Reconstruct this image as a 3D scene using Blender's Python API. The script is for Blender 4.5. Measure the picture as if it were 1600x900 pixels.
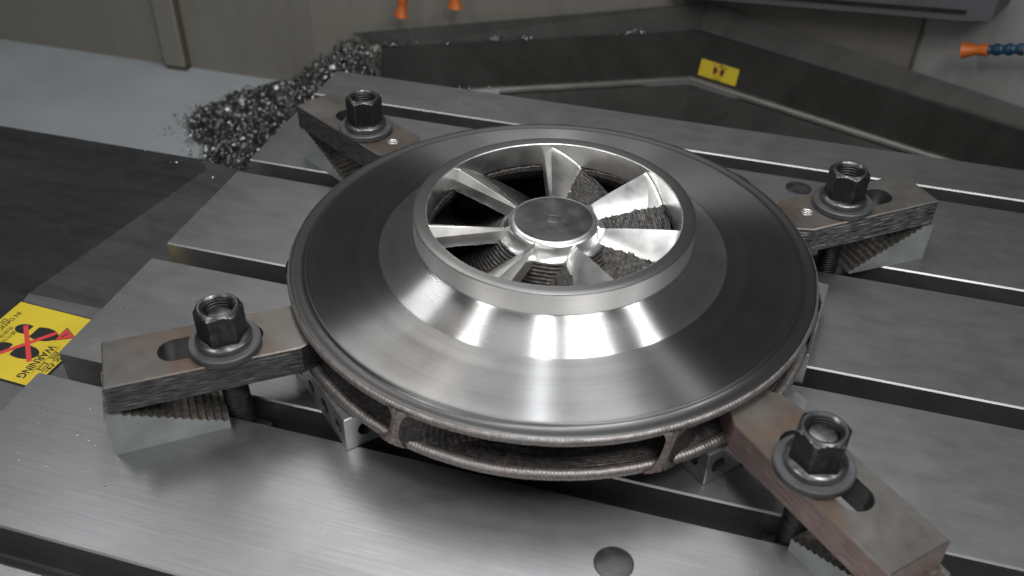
import bpy, math, random
from mathutils import Vector, Matrix
from mathutils.geometry import tessellate_polygon
from mathutils import noise as mn

random.seed(7)
for o in list(bpy.data.objects): bpy.data.objects.remove(o)
S = bpy.context.scene
C = S.collection
K = 0.001                      # all coordinates below are millimetres
R = math.radians
PI = math.pi

# ------------------------------------------------------------------ camera
cam_d = bpy.data.cameras.new('camera'); cam = bpy.data.objects.new('camera', cam_d); C.objects.link(cam)
cam.location = (396.257*K, -862.143*K, 413.075*K)
cam.rotation_mode = 'XYZ'; cam.rotation_euler = (0.907664723, -0.01406437, 0.280157772)
cam_d.sensor_width = 36; cam_d.lens = 34.0665; cam_d.clip_start = 0.01; cam_d.clip_end = 50
cam_d.dof.use_dof = True; cam_d.dof.focus_distance = 0.62; cam_d.dof.aperture_fstop = 9
S.camera = cam
# ------------------------------------------------------------------ light: dim machine interior, lamps in its ceiling, an added soft fill
W = bpy.data.worlds.new('World'); S.world = W; W.use_nodes = True
W.node_tree.nodes['Background'].inputs['Color'].default_value = (0.97, 0.98, 1.0, 1)
W.node_tree.nodes['Background'].inputs['Strength'].default_value = 0.075
def lamp(name, loc, target, sx, sy, power, col=(1, .97, .93)):
    d = bpy.data.lights.new(name, 'AREA'); d.shape = 'RECTANGLE'; d.size = sx*K; d.size_y = sy*K; d.energy = power; d.color = col
    o = bpy.data.objects.new(name, d); C.objects.link(o); o.location = Vector(loc)*K
    z_ = (Vector(loc)-Vector(target)).normalized(); x_ = (Vector((.976, .218, 0))-z_*z_.dot(Vector((.976, .218, 0)))).normalized(); o.rotation_euler = Matrix((x_, z_.cross(x_), z_)).transposed().to_euler()
    return o
AIM = (288, -375, 60)
def over(t, r, z): return (288+.976*t+.218*r, -375+.218*t-.976*r, z)
lamp('ceiling_lamp_left', (-377, -328, 735), AIM, 22, 260, .6, (.97, .98, 1))
lamp('ceiling_lamp_right', over(755, 225, 860), AIM, 30, 260, 1.8, (.98, .99, 1))
lamp('ceiling_lamp_middle', over(310, 494, 860), AIM, 330, 240, 4.0, (1, .985, .96))
lamp('ceiling_lamp_narrow', over(-22, 200, 1050), AIM, 22, 420, 2.6, (.97, .98, 1))
lamp('ceiling_lamp_front_left', over(-640, 457, 860), AIM, 140, 220, 2.2, (1, .98, .96))
lamp('ceiling_lamp_back_left', (-110, 110, 900), (220, -560, 0), 280, 280, 1.1)
lamp('soft_overhead_fill', over(40, -400, 1300), AIM, 700, 500, 3.5, (.98, .99, 1))  # added broad fill light overhead, softens shadows and lifts the turned face
lamp('open_door_light', over(-500, 1200, 650), AIM, 1000, 600, 2.6, (1, .985, .97))
S.view_settings.view_transform = 'Standard'; S.view_settings.look = 'None'
S.view_settings.exposure = 0.0; S.view_settings.gamma = 1.0
S.render.engine = 'CYCLES'

# ------------------------------------------------------------------ helpers
class MB:
    def __init__(s): s.v = []; s.f = []; s.m = []
    def add(s, vs, fs, mi=0):
        b = len(s.v); s.v += [tuple(q) for q in vs]
        for k, f in enumerate(fs):
            s.f.append([b+i for i in f]); s.m.append(mi if isinstance(mi, int) else mi[k])
    def box(s, x0, x1, y0, y1, z0, z1, ch=0, mi=0, M=None):
        if ch:
            c = ch
            vs = []
            for sx in (0, 1):
                for sy in (0, 1):
                    for sz in (0, 1):
                        X = (x0, x1)[sx]; Y = (y0, y1)[sy]; Zz = (z0, z1)[sz]
                        dx = c*(1-2*sx); dy = c*(1-2*sy); dz = c*(1-2*sz)
                        vs += [(X, Y+dy, Zz+dz), (X+dx, Y, Zz+dz), (X+dx, Y+dy, Zz)]
            I = lambda a, b, d, k: ((a*2+b)*2+d)*3+k
            fs = []
            fs.append([I(0,0,0,0), I(0,0,1,0), I(0,1,1,0), I(0,1,0,0)]); fs.append([I(1,0,0,0), I(1,1,0,0), I(1,1,1,0), I(1,0,1,0)])
            fs.append([I(0,0,0,1), I(1,0,0,1), I(1,0,1,1), I(0,0,1,1)]); fs.append([I(0,1,0,1), I(0,1,1,1), I(1,1,1,1), I(1,1,0,1)])
            fs.append([I(0,0,0,2), I(0,1,0,2), I(1,1,0,2), I(1,0,0,2)]); fs.append([I(0,0,1,2), I(1,0,1,2), I(1,1,1,2), I(0,1,1,2)])
            for a in (0, 1):
                for b in (0, 1):
                    fs.append([I(a,b,0,0), I(a,b,1,0), I(a,b,1,1), I(a,b,0,1)])
                    fs.append([I(a,0,b,0), I(a,1,b,0), I(a,1,b,2), I(a,0,b,2)])
                    fs.append([I(0,a,b,1), I(1,a,b,1), I(1,a,b,2), I(0,a,b,2)])
                    for d in (0, 1): fs.append([I(a,b,d,0), I(a,b,d,1), I(a,b,d,2)])
        else:
            vs = [(x, y, z) for x in (x0, x1) for y in (y0, y1) for z in (z0, z1)]
            fs = [[0,1,3,2],[4,6,7,5],[0,4,5,1],[2,3,7,6],[0,2,6,4],[1,5,7,3]]
        if M: vs = [M @ Vector(q) for q in vs]
        s.add(vs, fs, mi)
    def grid(s, P, nu, nv, cu=False, cv=False, mi=0):
        b = len(s.v)
        for i in range(nu):
            for j in range(nv): s.v.append(tuple(P(i, j)))
        for i in range(nu if cu else nu-1):
            for j in range(nv if cv else nv-1):
                i2 = (i+1) % nu; j2 = (j+1) % nv
                s.f.append([b+i*nv+j, b+i2*nv+j, b+i2*nv+j2, b+i*nv+j2]); s.m.append(mi(i, j) if callable(mi) else mi)
    def lathe(s, prof, n, mi=0, closed=False, rf=None):
        def P(i, j):
            a = 2*PI*i/n; r, z = prof[j]
            if rf: r, z = rf(a, j, r, z)
            return (r*math.cos(a), r*math.sin(a), z)
        s.grid(P, n, len(prof), True, closed, mi)
    def ngon_prism(s, outer, holes, z0, z1, mi_cap=0, mi_side=0, ch=0, mi_hole=0, caps=(True, True)):
        # outline counter-clockwise, holes as lists; top edge chamfer ch on the outer outline
        def offs(pl, d):
            n = len(pl); out = []
            for i in range(n):
                p0 = Vector(pl[i-1]); p1 = Vector(pl[i]); p2 = Vector(pl[(i+1) % n])
                a = (p1-p0).normalized(); b = (p2-p1).normalized()
                na = Vector((-a.y, a.x)); nb = Vector((-b.y, b.x)); k = (na+nb); k = k/max(.2, k.dot(na))
                out.append(tuple(p1+k*d))
            return out
        top = offs(outer, ch) if ch else outer
        for z, loop, flag, up in ((z1, top, caps[0], True), (z0, outer, caps[1], False)):
            if not flag: continue
            lists = [[Vector((x, y, 0)) for x, y in loop]] + [[Vector((x, y, 0)) for x, y in h] for h in holes]
            flat = [q for l in lists for q in l]
            tris = tessellate_polygon(lists)
            fs = []
            for t in tris:
                a, b, c = (flat[i] for i in t)
                ccw = (b-a).cross(c-a).z > 0
                fs.append(list(t) if ccw == up else list(t)[::-1])
            s.add([(q.x, q.y, z) for q in flat], fs, mi_cap)
        n = len(outer)
        zz = z1-ch
        s.add([(x, y, z0) for x, y in outer]+[(x, y, zz) for x, y in outer], [[i, (i+1) % n, n+(i+1) % n, n+i] for i in range(n)], mi_side)
        if ch: s.add([(x, y, zz) for x, y in outer]+[(x, y, z1) for x, y in top], [[i, (i+1) % n, n+(i+1) % n, n+i] for i in range(n)], mi_cap)
        for h in holes:
            n = len(h)
            s.add([(x, y, z0) for x, y in h]+[(x, y, z1) for x, y in h], [[i, n+i, n+(i+1) % n, (i+1) % n] for i in range(n)], mi_hole)
    def build(s, name, mats, parent=None, smooth=None, loc=None, rz=0):
        me = bpy.data.meshes.new(name)
        me.from_pydata([(x*K, y*K, z*K) for x, y, z in s.v], [], s.f)
        if not isinstance(mats, (list, tuple)): mats = [mats]
        for m in mats: me.materials.append(m)
        me.polygons.foreach_set('material_index', s.m)
        me.validate(); me.update()
        if smooth is not None:
            me.polygons.foreach_set('use_smooth', [True]*len(me.polygons))
            try: me.set_sharp_from_angle(angle=R(smooth))
            except Exception: pass
        o = bpy.data.objects.new(name, me); C.objects.link(o)
        if parent: o.parent = parent
        if loc: o.location = Vector(loc)*K
        o.rotation_euler.z = rz
        return o
def thing(name, label, cat, loc=(0, 0, 0), rz=0, group=None):
    o = bpy.data.objects.new(name, None); C.objects.link(o); o.location = Vector(loc)*K; o.rotation_euler.z = rz
    o.empty_display_size = .01
    return tag(o, label, cat, group)
def tag(o, label, cat, group=None):
    o['label'] = label; o['category'] = cat
    if group: o['group'] = group
    return o
def kind(o, k, label=None):
    o['kind'] = k
    if label: o['label'] = label
    return o
def circ(cx, cy, r, n=24, cw=False):
    return [(cx+r*math.cos(2*PI*i/n), cy+r*math.sin(2*PI*i/n)) for i in (range(n) if not cw else range(n, 0, -1))]

# ------------------------------------------------------------------ materials
class NT:
    def __init__(s, name):
        s.mat = bpy.data.materials.new(name); s.mat.use_nodes = True; s.t = s.mat.node_tree; s.n = s.t.nodes; s.L = s.t.links
        s.b = s.n['Principled BSDF']; s._tc = None
    def tc(s, which='Object'):
        if not s._tc: s._tc = s.n.new('ShaderNodeTexCoord')
        return s._tc.outputs[which]
    def set(s, **k):
        for a, v in k.items():
            i = s.b.inputs[a.replace('_', ' ')]
            if hasattr(v, 'is_linked'): s.L.new(v, i)
            else: i.default_value = (*v, 1) if isinstance(v, tuple) and len(v) == 3 else v
    def map(s, scale, rot=(0, 0, 0), vec=None):
        m = s.n.new('ShaderNodeMapping'); m.inputs['Scale'].default_value = scale; m.inputs['Rotation'].default_value = rot
        s.L.new(vec or s.tc(), m.inputs['Vector']); return m.outputs[0]
    def noise(s, vec, scale=1, detail=3, rough=.55, dist=0):
        t = s.n.new('ShaderNodeTexNoise'); t.inputs['Scale'].default_value = scale; t.inputs['Detail'].default_value = detail
        t.inputs['Roughness'].default_value = rough; t.inputs['Distortion'].default_value = dist; s.L.new(vec, t.inputs['Vector']); return t.outputs['Fac']
    def ramp(s, fac, stops):
        r = s.n.new('ShaderNodeValToRGB'); e = r.color_ramp.elements
        while len(e) < len(stops): e.new(.5)
        for k, (p_, c) in enumerate(stops):
            e[k].position = p_; e[k].color = (*c, 1) if isinstance(c, tuple) else (c, c, c, 1)
        s.L.new(fac, r.inputs[0]); return r.outputs[0]
    def rng(s, fac, a, b, lo=.3, hi=.7):
        m = s.n.new('ShaderNodeMapRange'); s.L.new(fac, m.inputs[0])
        for i, v in zip((1, 2, 3, 4), (lo, hi, a, b)): m.inputs[i].default_value = v
        return m.outputs[0]
    def math(s, op, a, b=None):
        m = s.n.new('ShaderNodeMath'); m.operation = op
        for i, v in enumerate((a, b)):
            if v is None: continue
            if hasattr(v, 'is_linked'): s.L.new(v, m.inputs[i])
            else: m.inputs[i].default_value = v
        return m.outputs[0]
    def mix(s, fac, a, b):
        m = s.n.new('ShaderNodeMix'); m.data_type = 'RGBA'
        for i, v in ((0, fac), (6, a), (7, b)):
            if hasattr(v, 'is_linked'): s.L.new(v, m.inputs[i])
            else: m.inputs[i].default_value = (*v, 1) if isinstance(v, tuple) else v
        return m.outputs[2]
    def bump(s, h, strength=.3, dist=.0005):
        b = s.n.new('ShaderNodeBump'); b.inputs['Strength'].default_value = strength; b.inputs['Distance'].default_value = dist
        s.L.new(h, b.inputs['Height']); s.L.new(b.outputs[0], s.b.inputs['Normal']); return b
    def radial(s):
        t = s.n.new('ShaderNodeTangent'); t.direction_type = 'RADIAL'; t.axis = 'Z'; s.L.new(t.outputs[0], s.b.inputs['Tangent'])

def m_plain(name, col, rough=.5, metal=0, spec=.5, var=.0, nscale=40):
    t = NT(name)
    if var:
        f = t.noise(t.tc(), nscale, 4); c2 = tuple(x*(1-var) for x in col); c3 = tuple(min(1, x*(1+var)) for x in col)
        t.set(Base_Color=t.ramp(f, [(.3, c2), (.7, c3)]), Roughness=t.rng(f, rough*.85, min(1, rough*1.15)))
    else: t.set(Base_Color=col, Roughness=rough)
    t.set(Metallic=metal, Specular_IOR_Level=spec); return t.mat

def m_table():
    t = NT('ground_steel_table')
    br = t.noise(t.map((14, 900, 200)), 1, 4, .65)
    bl = t.noise(t.tc(), 9, 4, .6, .4)
    sm = t.noise(t.map((40, 90, 60)), 1, 5, .7)
    sc = t.noise(t.map((260, 35, 60), (0, 0, .35)), 1, 2, .5)
    f = t.math('ADD', t.math('MULTIPLY', br, .45), t.math('MULTIPLY', bl, .55))
    col = t.ramp(f, [(.36, (.27, .27, .275)), (.64, (.40, .40, .405))])
    col = t.mix(t.rng(sm, .18, 0, .28, .42), col, (.22, .215, .21))
    col = t.mix(t.rng(sc, 0, .16, .72, .76), col, (.62, .62, .62))
    t.set(Base_Color=col, Metallic=1.0, Roughness=t.rng(t.math('ADD', t.math('MULTIPLY', br, .5), t.math('MULTIPLY', sm, .5)), .48, .36), Anisotropic=.35)
    tg = t.n.new('ShaderNodeCombineXYZ'); tg.inputs[1].default_value = 1
    vt = t.n.new('ShaderNodeVectorTransform'); vt.vector_type = 'VECTOR'; vt.convert_from = 'OBJECT'; vt.convert_to = 'WORLD'
    t.L.new(tg.outputs[0], vt.inputs[0]); t.L.new(vt.outputs[0], t.b.inputs['Tangent'])
    t.bump(br, .08, .0002)
    return t.mat
def m_turned(name, base, rough, aniso, ring=2200, speck=0):
    # lathe-turned steel: fine rings about local Z
    t = NT(name)
    sep = t.n.new('ShaderNodeSeparateXYZ'); t.L.new(t.tc(), sep.inputs[0])
    r2 = t.math('SQRT', t.math('ADD', t.math('MULTIPLY', sep.outputs[0], sep.outputs[0]), t.math('MULTIPLY', sep.outputs[1], sep.outputs[1])))
    cmb = t.n.new('ShaderNodeCombineXYZ'); t.L.new(t.math('ADD', r2, t.math('MULTIPLY', sep.outputs[2], .7)), cmb.inputs[0])
    rings = t.noise(cmb.outputs[0], ring, 3, .7)
    wide = t.noise(cmb.outputs[0], 130, 3, .6)
    bl = t.noise(t.tc(), 30, 4, .6)
    a = t.math('ADD', t.math('MULTIPLY', rings, .4), t.math('ADD', t.math('MULTIPLY', wide, .35), t.math('MULTIPLY', bl, .25)))
    d = tuple(x*.70 for x in base); h = tuple(min(1, x*1.18) for x in base)
    col = t.ramp(a, [(.36, d), (.62, h)])
    if speck:
        sp = t.noise(t.tc(), 900, 2, .5); col = t.mix(t.rng(sp, 0, speck, .56, .72), col, tuple(min(1, x*1.6) for x in base))
    t.set(Base_Color=col, Metallic=1.0, Roughness=t.rng(a, rough*1.28, rough*.78), Anisotropic=aniso, Anisotropic_Rotation=.25)
    t.radial(); t.bump(rings, .09, .0001)
    return t.mat
def m_deposit(name, dark, light, rough=.5, heat=0):
    # as-deposited weld metal
    t = NT(name)
    f = t.noise(t.tc(), 420, 3, .6); g = t.noise(t.tc(), 45, 3, .6)
    col = t.ramp(f, [(.32, dark), (.7, light)])
    if heat: col = t.mix(t.rng(g, 0, heat, .45, .68), col, (.30, .17, .13))
    t.set(Base_Color=col, Metallic=.85, Roughness=rough); t.bump(f, .22, .0003)
    return t.mat
def m_bartop(name, seed, rust):
    t = NT(name)
    v = t.n.new('ShaderNodeMapping'); v.inputs['Location'].default_value = (seed, seed*.7, 0); t.L.new(t.tc(), v.inputs[0])
    f = t.noise(v.outputs[0], 22, 4, .55, .3); g = t.noise(v.outputs[0], 120, 4, .7); h = t.noise(v.outputs[0], 13, 4, .6, .8)
    col = t.ramp(f, [(.32, (.125, .118, .109)), (.52, (.175, .166, .154)), (.7, (.225, .215, .20))])
    col = t.mix(t.rng(h, 0, min(.9, rust*1.5), .50, .70), col, (.19, .105, .06))
    col = t.mix(t.rng(g, .35, 0, .28, .42), col, (.13, .11, .095))
    t.set(Base_Color=col, Metallic=.75, Roughness=t.rng(g, .56, .38), Specular_IOR_Level=.4); t.bump(g, .15, .0003)
    return t.mat
def m_barside(name, seed, dark, light, tint, tf):
    t = NT(name)
    v = t.n.new('ShaderNodeMapping'); v.inputs['Location'].default_value = (seed, 0, seed*.3); v.inputs['Scale'].default_value = (110, 110, 900); t.L.new(t.tc(), v.inputs[0])
    f = t.noise(v.outputs[0], 1, 3, .6, 0)
    col = t.ramp(f, [(.34, dark), (.52, tuple(.5*(a+b) for a, b in zip(dark, light))), (.66, light)])
    h = t.noise(t.tc(), 60, 3, .5)
    col = t.mix(t.rng(h, tf*.4, tf, .35, .65), col, tint)
    t.set(Base_Color=col, Metallic=.8, Roughness=.48); t.bump(f, .35, .0004)
    return t.mat
def m_black(name, lo, hi, wear):
    # black-oxide steel with worn edges
    t = NT(name)
    g = t.n.new('ShaderNodeNewGeometry'); f = t.noise(t.tc(), 260, 3)
    w = t.rng(t.math('ADD', g.outputs['Pointiness'], t.math('MULTIPLY', t.math('SUBTRACT', f, .5), .06)), 0, wear, .515, .575)
    col = t.mix(w, t.ramp(f, [(.3, lo), (.7, hi)]), (.46, .45, .44))
    t.set(Base_Color=col, Metallic=.9, Roughness=t.rng(f, .42, .28)); return t.mat
def m_cover(name, lo, hi, rough, sx=1):
    t = NT(name)
    f = t.noise(t.map((9, 60, 9)), 1, 5, .65, .6); g = t.noise(t.tc(), 26, 5, .7, 1.2)
    col = t.ramp(t.math('ADD', t.math('MULTIPLY', f, .5), t.math('MULTIPLY', g, .5)), [(.36, lo), (.64, hi)])
    t.set(Base_Color=col, Metallic=.35, Roughness=t.rng(g, rough, rough*.75)); t.bump(f, .08, .0004); return t.mat

M = {}
M['table'] = m_table()
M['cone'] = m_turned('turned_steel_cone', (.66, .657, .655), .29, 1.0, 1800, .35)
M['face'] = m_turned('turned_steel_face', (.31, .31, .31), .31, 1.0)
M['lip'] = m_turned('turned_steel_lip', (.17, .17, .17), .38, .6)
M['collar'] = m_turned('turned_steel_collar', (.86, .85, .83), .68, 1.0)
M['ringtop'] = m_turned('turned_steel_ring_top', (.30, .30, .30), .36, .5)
M['hubtop'] = m_plain('turned_hub_face', (.16, .16, .16), .42, 1, var=.32, nscale=65)
M['milled'] = m_plain('milled_bright_steel', (.70, .695, .685), .34, 1, var=.06, nscale=90)
M['deposit'] = m_deposit('deposited_metal_dark', (.040, .038, .037), (.145, .142, .138), .55, .06)
M['bead'] = m_deposit('deposited_metal_bead', (.25, .235, .23), (.37, .355, .35), .48, .18)
M['heat'] = m_deposit('deposited_metal_heat_tinted', (.19, .165, .155), (.40, .355, .335), .46, .5)
M['nut'] = m_black('black_oxide_nut', (.045, .047, .053), (.09, .093, .10), .5)
M['thread'] = m_plain('oiled_thread_steel', (.06, .06, .062), .48, 1, var=.3, nscale=300)
M['studend'] = m_plain('stud_end_steel', (.17, .17, .175), .42, 1, var=.2, nscale=300)
M['washer'] = m_plain('grey_washer_steel', (.14, .142, .147), .58, .85, var=.15, nscale=120)
M['stepside'] = m_plain('pale_ground_block_side', (.31, .335, .33), .5, .35, var=.2, nscale=45)
M['stepface'] = m_deposit('grimy_stepped_face', (.10, .09, .075), (.30, .295, .28), .5, .15)
M['gauge'] = m_plain('ground_gauge_block', (.52, .53, .53), .36, .9, var=.16, nscale=90)
M['gaugehole'] = m_plain('gauge_block_bore', (.24, .24, .24), .4, .9, var=.2, nscale=200)
M['blackcover'] = m_cover('black_sheet_cover', (.022, .022, .022), (.050, .050, .051), .42)
M['darkcover'] = m_cover('smudged_dark_cover', (.040, .040, .041), (.085, .085, .087), .45)
M['greycover'] = m_cover('grey_cover_plate', (.11, .112, .115), (.17, .172, .176), .45)
M['white'] = m_plain('pale_painted_sheet', (.325, .35, .365), .45, 0, var=.06, nscale=12)
def m_wall(name, col):
    t = NT(name); f = t.noise(t.map((45, 45, 2.5)), 1, 4, .6, .3); g = t.noise(t.tc(), 7, 4, .6); h = t.noise(t.tc(), 160, 2)
    c = t.mix(t.rng(f, .28, 0, .30, .48), col, tuple(x*.62 for x in col)); c = t.mix(t.rng(g, .25, 0, .35, .6), c, tuple(x*.78 for x in col))
    c = t.mix(t.rng(h, 0, .4, .70, .76), c, tuple(x*.45 for x in col))
    t.set(Base_Color=c, Roughness=t.rng(g, .6, .4)); return t.mat
M['wall'] = m_wall('beige_enclosure_paint', (.215, .208, .182))
M['wall2'] = m_wall('light_grey_enclosure_paint', (.30, .30, .296))
M['trough'] = m_cover('dark_trough_sheet', (.030, .029, .027), (.060, .058, .055), .5)
M['troughband'] = m_cover('grey_trough_upstand', (.075, .073, .070), (.12, .117, .113), .5)
M['troughedge'] = m_plain('pale_trough_edge', (.15, .145, .135), .4, .5, var=.2, nscale=30)  # paler colour along the rounded inner edge of the trough
M['chip'] = m_plain('steel_chip', (.36, .355, .35), .34, 1, var=.3, nscale=120)
M['chipdark'] = m_plain('dark_steel_chip', (.17, .167, .163), .42, 1, var=.3, nscale=120)
M['yellow'] = m_plain('yellow_sign_vinyl', (.62, .475, .03), .5, 0, var=.05, nscale=30)
M['ink'] = m_plain('black_sign_ink', (.015, .015, .015), .5)
M['red'] = m_plain('red_sign_ink', (.60, .05, .05), .5)
M['orange'] = m_plain('orange_plastic', (.55, .13, .02), .45, 0, var=.1)
M['blue'] = m_plain('blue_plastic', (.013, .05, .10), .45, 0, var=.1)
M['panel'] = m_plain('dark_grey_panel_paint', (.085, .087, .095), .5, 0, var=.08, nscale=10)
M['plug'] = m_plain('dark_plug_steel', (.11, .11, .112), .45, .9, var=.25, nscale=120)
M['seam'] = m_plain('dark_seam', (.10, .085, .06), .6)

# ------------------------------------------------------------------ machine table with T-slots
PT = 125.0; GAP = 19.07
TX1 = 1250
tb = thing('machine_table', 'brushed steel machine table with long T-slots carrying the clamped impeller', 'machine table', (0, 0, -70))
edges = [(-73.9, -125)] + [(-125*k-GAP, -125*(k+1)) for k in range(1, 7)]
for y1, y0 in edges:
    m = MB(); c = 1.0; d = 26; u = 7.5; z0 = -44
    prof = [(y0, -c), (y0+c, 0), (y1-.6, 0), (y1, -.6), (y1, -d), (y1-u, -d), (y1-u, z0), (y0+u, z0), (y0+u, -d), (y0, -d)]
    n = len(prof); nx = 2
    vs = [(x, y, z+70) for x in (0, TX1) for y, z in prof]
    fs = [[i, (i+1) % n, n+(i+1) % n, n+i] for i in range(n)] + [list(range(n))[::-1], [n+i for i in range(n)]]
    m.add(vs, fs); m.build('table_strip', M['table'], tb)
m = MB(); m.box(1, TX1-1, -900, -75, 0, 26, 2); m.build('table_base', M['table'], tb)
for x, y in ((368, -555.7), (440, -159.2)):
    m = MB(); m.lathe([(10.4, 70.1), (10.2, 70.4), (9.7, 70.4), (9.5, 70.12), (9.2, 70.2), (0.01, 70.2)], 48)
    m.build('plug', M['plug'], tb, 40, (x, y, 0))

# ------------------------------------------------------------------ left side: covers, chute floor, walls
def quadmesh(name, pts, mat, mats=None, thick=4):
    m = MB(); n = len(pts)
    top = [Vector(q) for q in pts]; bot = [q-Vector((0, 0, thick)) for q in top]
    m.add(top+bot, [list(range(n)), [n+i for i in range(n)][::-1]]+[[(i+1) % n, i, n+i, n+(i+1) % n] for i in range(n)])
    return m.build(name, mat)
cov = MB()
cov.add([(-900, -194, -50), (-87, -189, -50), (-77, -204, -50.5), (-112, -405, -50), (-104, -440, -50), (-92, -700, -50), (-900, -700, -50)], [[6, 5, 4, 3, 2, 1, 0]], 0)
cov.add([(-87, -189, -50), (60, -189, -70), (60, -405, -70), (-112, -405, -50), (-77, -204, -50.5)], [[0, 4, 3, 2, 1]], 1)
cov.add([(-112, -405, -50), (60, -405, -51), (60, -900, -51), (-92, -900, -50), (-92, -700, -50), (-104, -440, -50)], [[0, 5, 4, 3, 2, 1]], 2)
cov.add([(-900, -194, -50), (-87, -189, -50), (60, -189, -70), (60, -189, -190), (-900, -194, -190)], [[0, 1, 2, 3, 4]], 0)
o = cov.build('way_cover', [M['blackcover'], M['darkcover'], M['greycover']]); kind(o, 'structure')
m = MB(); m.box(-1300, 60, -300, 330, -186, -180); o = m.build('chute_floor', M['white']); kind(o, 'structure')
def wallstrip(name, pts, z0, z1, mat, th=12):
    m = MB()
    for a, b in zip(pts[:-1], pts[1:]):
        A = Vector((*a, 0)); B = Vector((*b, 0)); d = (B-A).normalized(); nrm = Vector((-d.y, d.x, 0))*th
        vs = [A+Vector((0, 0, z0)), B+Vector((0, 0, z0)), B+Vector((0, 0, z1)), A+Vector((0, 0, z1))]
        vs += [q+nrm for q in vs]
        m.add(vs, [[0, 1, 2, 3], [7, 6, 5, 4], [0, 4, 5, 1], [3, 2, 6, 7], [0, 3, 7, 4], [1, 5, 6, 2]])
    return m.build(name, mat)
T2 = [(-127.8, 229.0, -103.0), (306.0, 437.4, -87.0), (691.5, 271.6, -102.0)]
def ext(a, b, L): 
    a = Vector(a); b = Vector(b); return b+(b-a).normalized()*L
T2e = [Vector(T2[0]), Vector(T2[1]), ext(T2[1], T2[2], 500)]
o = wallstrip('enclosure_wall_left', [(-1300, 216), (-175, 217), (-130, 242)], -180, 60, M['wall']); kind(o, 'structure')
seam = Vector(T2[1]).lerp(Vector(T2[2]), 0.670)
o = wallstrip('enclosure_wall_back', [(-130, 241), (306, 452), (seam.x+3, seam.y+16)], -200, 60, M['wall']); kind(o, 'structure')
o = wallstrip('enclosure_wall_right', [(seam.x+5, seam.y+15), (T2e[2].x, T2e[2].y+16)], -200, 60, M['wall2']); kind(o, 'structure')
# chip trough
T1 = [(-93.3, 237.1, -122.0), (300.7, 420.8, -122.0), (695.4, 250.8, -122.0)]
T0 = [(55, 291, -180), (300, 404, -180), (629, 275, -180)]
T1e = [Vector(T1[0]), Vector(T1[1]), ext(T1[1], T1[2], 500)]
T0e = [ext(T0[1], T0[0], 150), Vector(T0[1]), ext(T0[1], T0[2], 600)]
tr = MB()
for i in (0, 1):
    lb = Vector((0, 7, -.5)); tr.add([T1e[i]+lb, T1e[i+1]+lb, T2e[i+1], T2e[i]], [[0, 1, 2, 3]], 1); tr.add([T1e[i], T1e[i+1], T1e[i+1]+lb, T1e[i]+lb], [[0, 1, 2, 3]], 0)
    tr.grid(lambda u, v, i=i: T0e[i].lerp(T0e[i+1], u/16).lerp(T1e[i].lerp(T1e[i+1], u/16), v/8), 17, 9, mi=0)
    q = [T0e[i]+Vector((0, -14, -6)), T0e[i+1]+Vector((0, -14, -6))]
    lo = [T0e[i]+Vector((0, -70, -120)), T0e[i+1]+Vector((0, -70, -120))]
    tr.add([lo[0], lo[1], q[1], q[0]], [[0, 1, 2, 3]], 0)
for i in (0, 1):
    a, b = T0e[i], T0e[i+1]
    def P(k, j, a=a, b=b):
        q = a.lerp(b, k); th = PI*(.15+.8*j/5); return (q.x, q.y-6+7*math.cos(th), q.z-5+7*math.sin(th))
    tr.grid(P, 2, 6, mi=2)
tr.add([(-300, -70, -300), (1300, -70, -300), (1300, 600, -300), (-300, 600, -300)], [[0, 1, 2, 3]], 0)
o = tr.build('chip_trough', [M['trough'], M['troughband'], M['troughedge']]); kind(o, 'structure')

# ------------------------------------------------------------------ impeller
IC = (287.77, -375.44)
imp = thing('impeller', 'large round steel impeller with machined top, seven blades and bead-built rim, clamped to table', 'impeller', (IC[0], IC[1], 24.3))
Z0 = -24.3
def nz(x, y, z, s): return mn.noise(Vector((x*s, y*s, z*s)))
def arc(cx, cz, r, a0, a1, n): return [(cx+r*math.cos(R(a0+(a1-a0)*k/n)), cz+r*math.sin(R(a0+(a1-a0)*k/n))) for k in range(n+1)]
def up(prof): return [(r, z+Z0) for r, z in prof]
# upper shroud: separate lathe strips that share one part; material index per strip
us = MB()
N = 540
us.lathe(up([(162.9, 56.2), (162.2, 56.5), (161.5, 56.55), (159.5, 56.2), (157.6, 55.75), (156.3, 55.8), (155.2, 56.2), (154.5, 56.9), (154.1, 57.5), (153.7, 57.75), (153.0, 57.8)]), N, 2)
us.lathe(up([(153.0, 57.8), (140, 58.7), (125, 59.6), (112, 60.4), (109, 60.6), (108.5, 60.75)]), N, 1)
us.lathe(up([(108.5, 60.75), (108.2, 60.95), (100, 65.3), (92, 69.55), (88.0, 71.7), (86.9, 72.3), (86.45, 72.7), (86.3, 73.3)]), N, 0)
us.lathe(up([(86.3, 73.3), (86.3, 80), (86.3, 86.7)]), N, 3)
us.lathe(up([(86.3, 86.7), (86.1, 87.1), (85.7, 87.3), (82, 87.3), (78.6, 87.3)]), N, 4)
us.lathe(up([(78.6, 87.3), (78.2, 87.1), (78.0, 86.8), (78.0, 78), (78.0, 71.5)]), N, 5)
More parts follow.
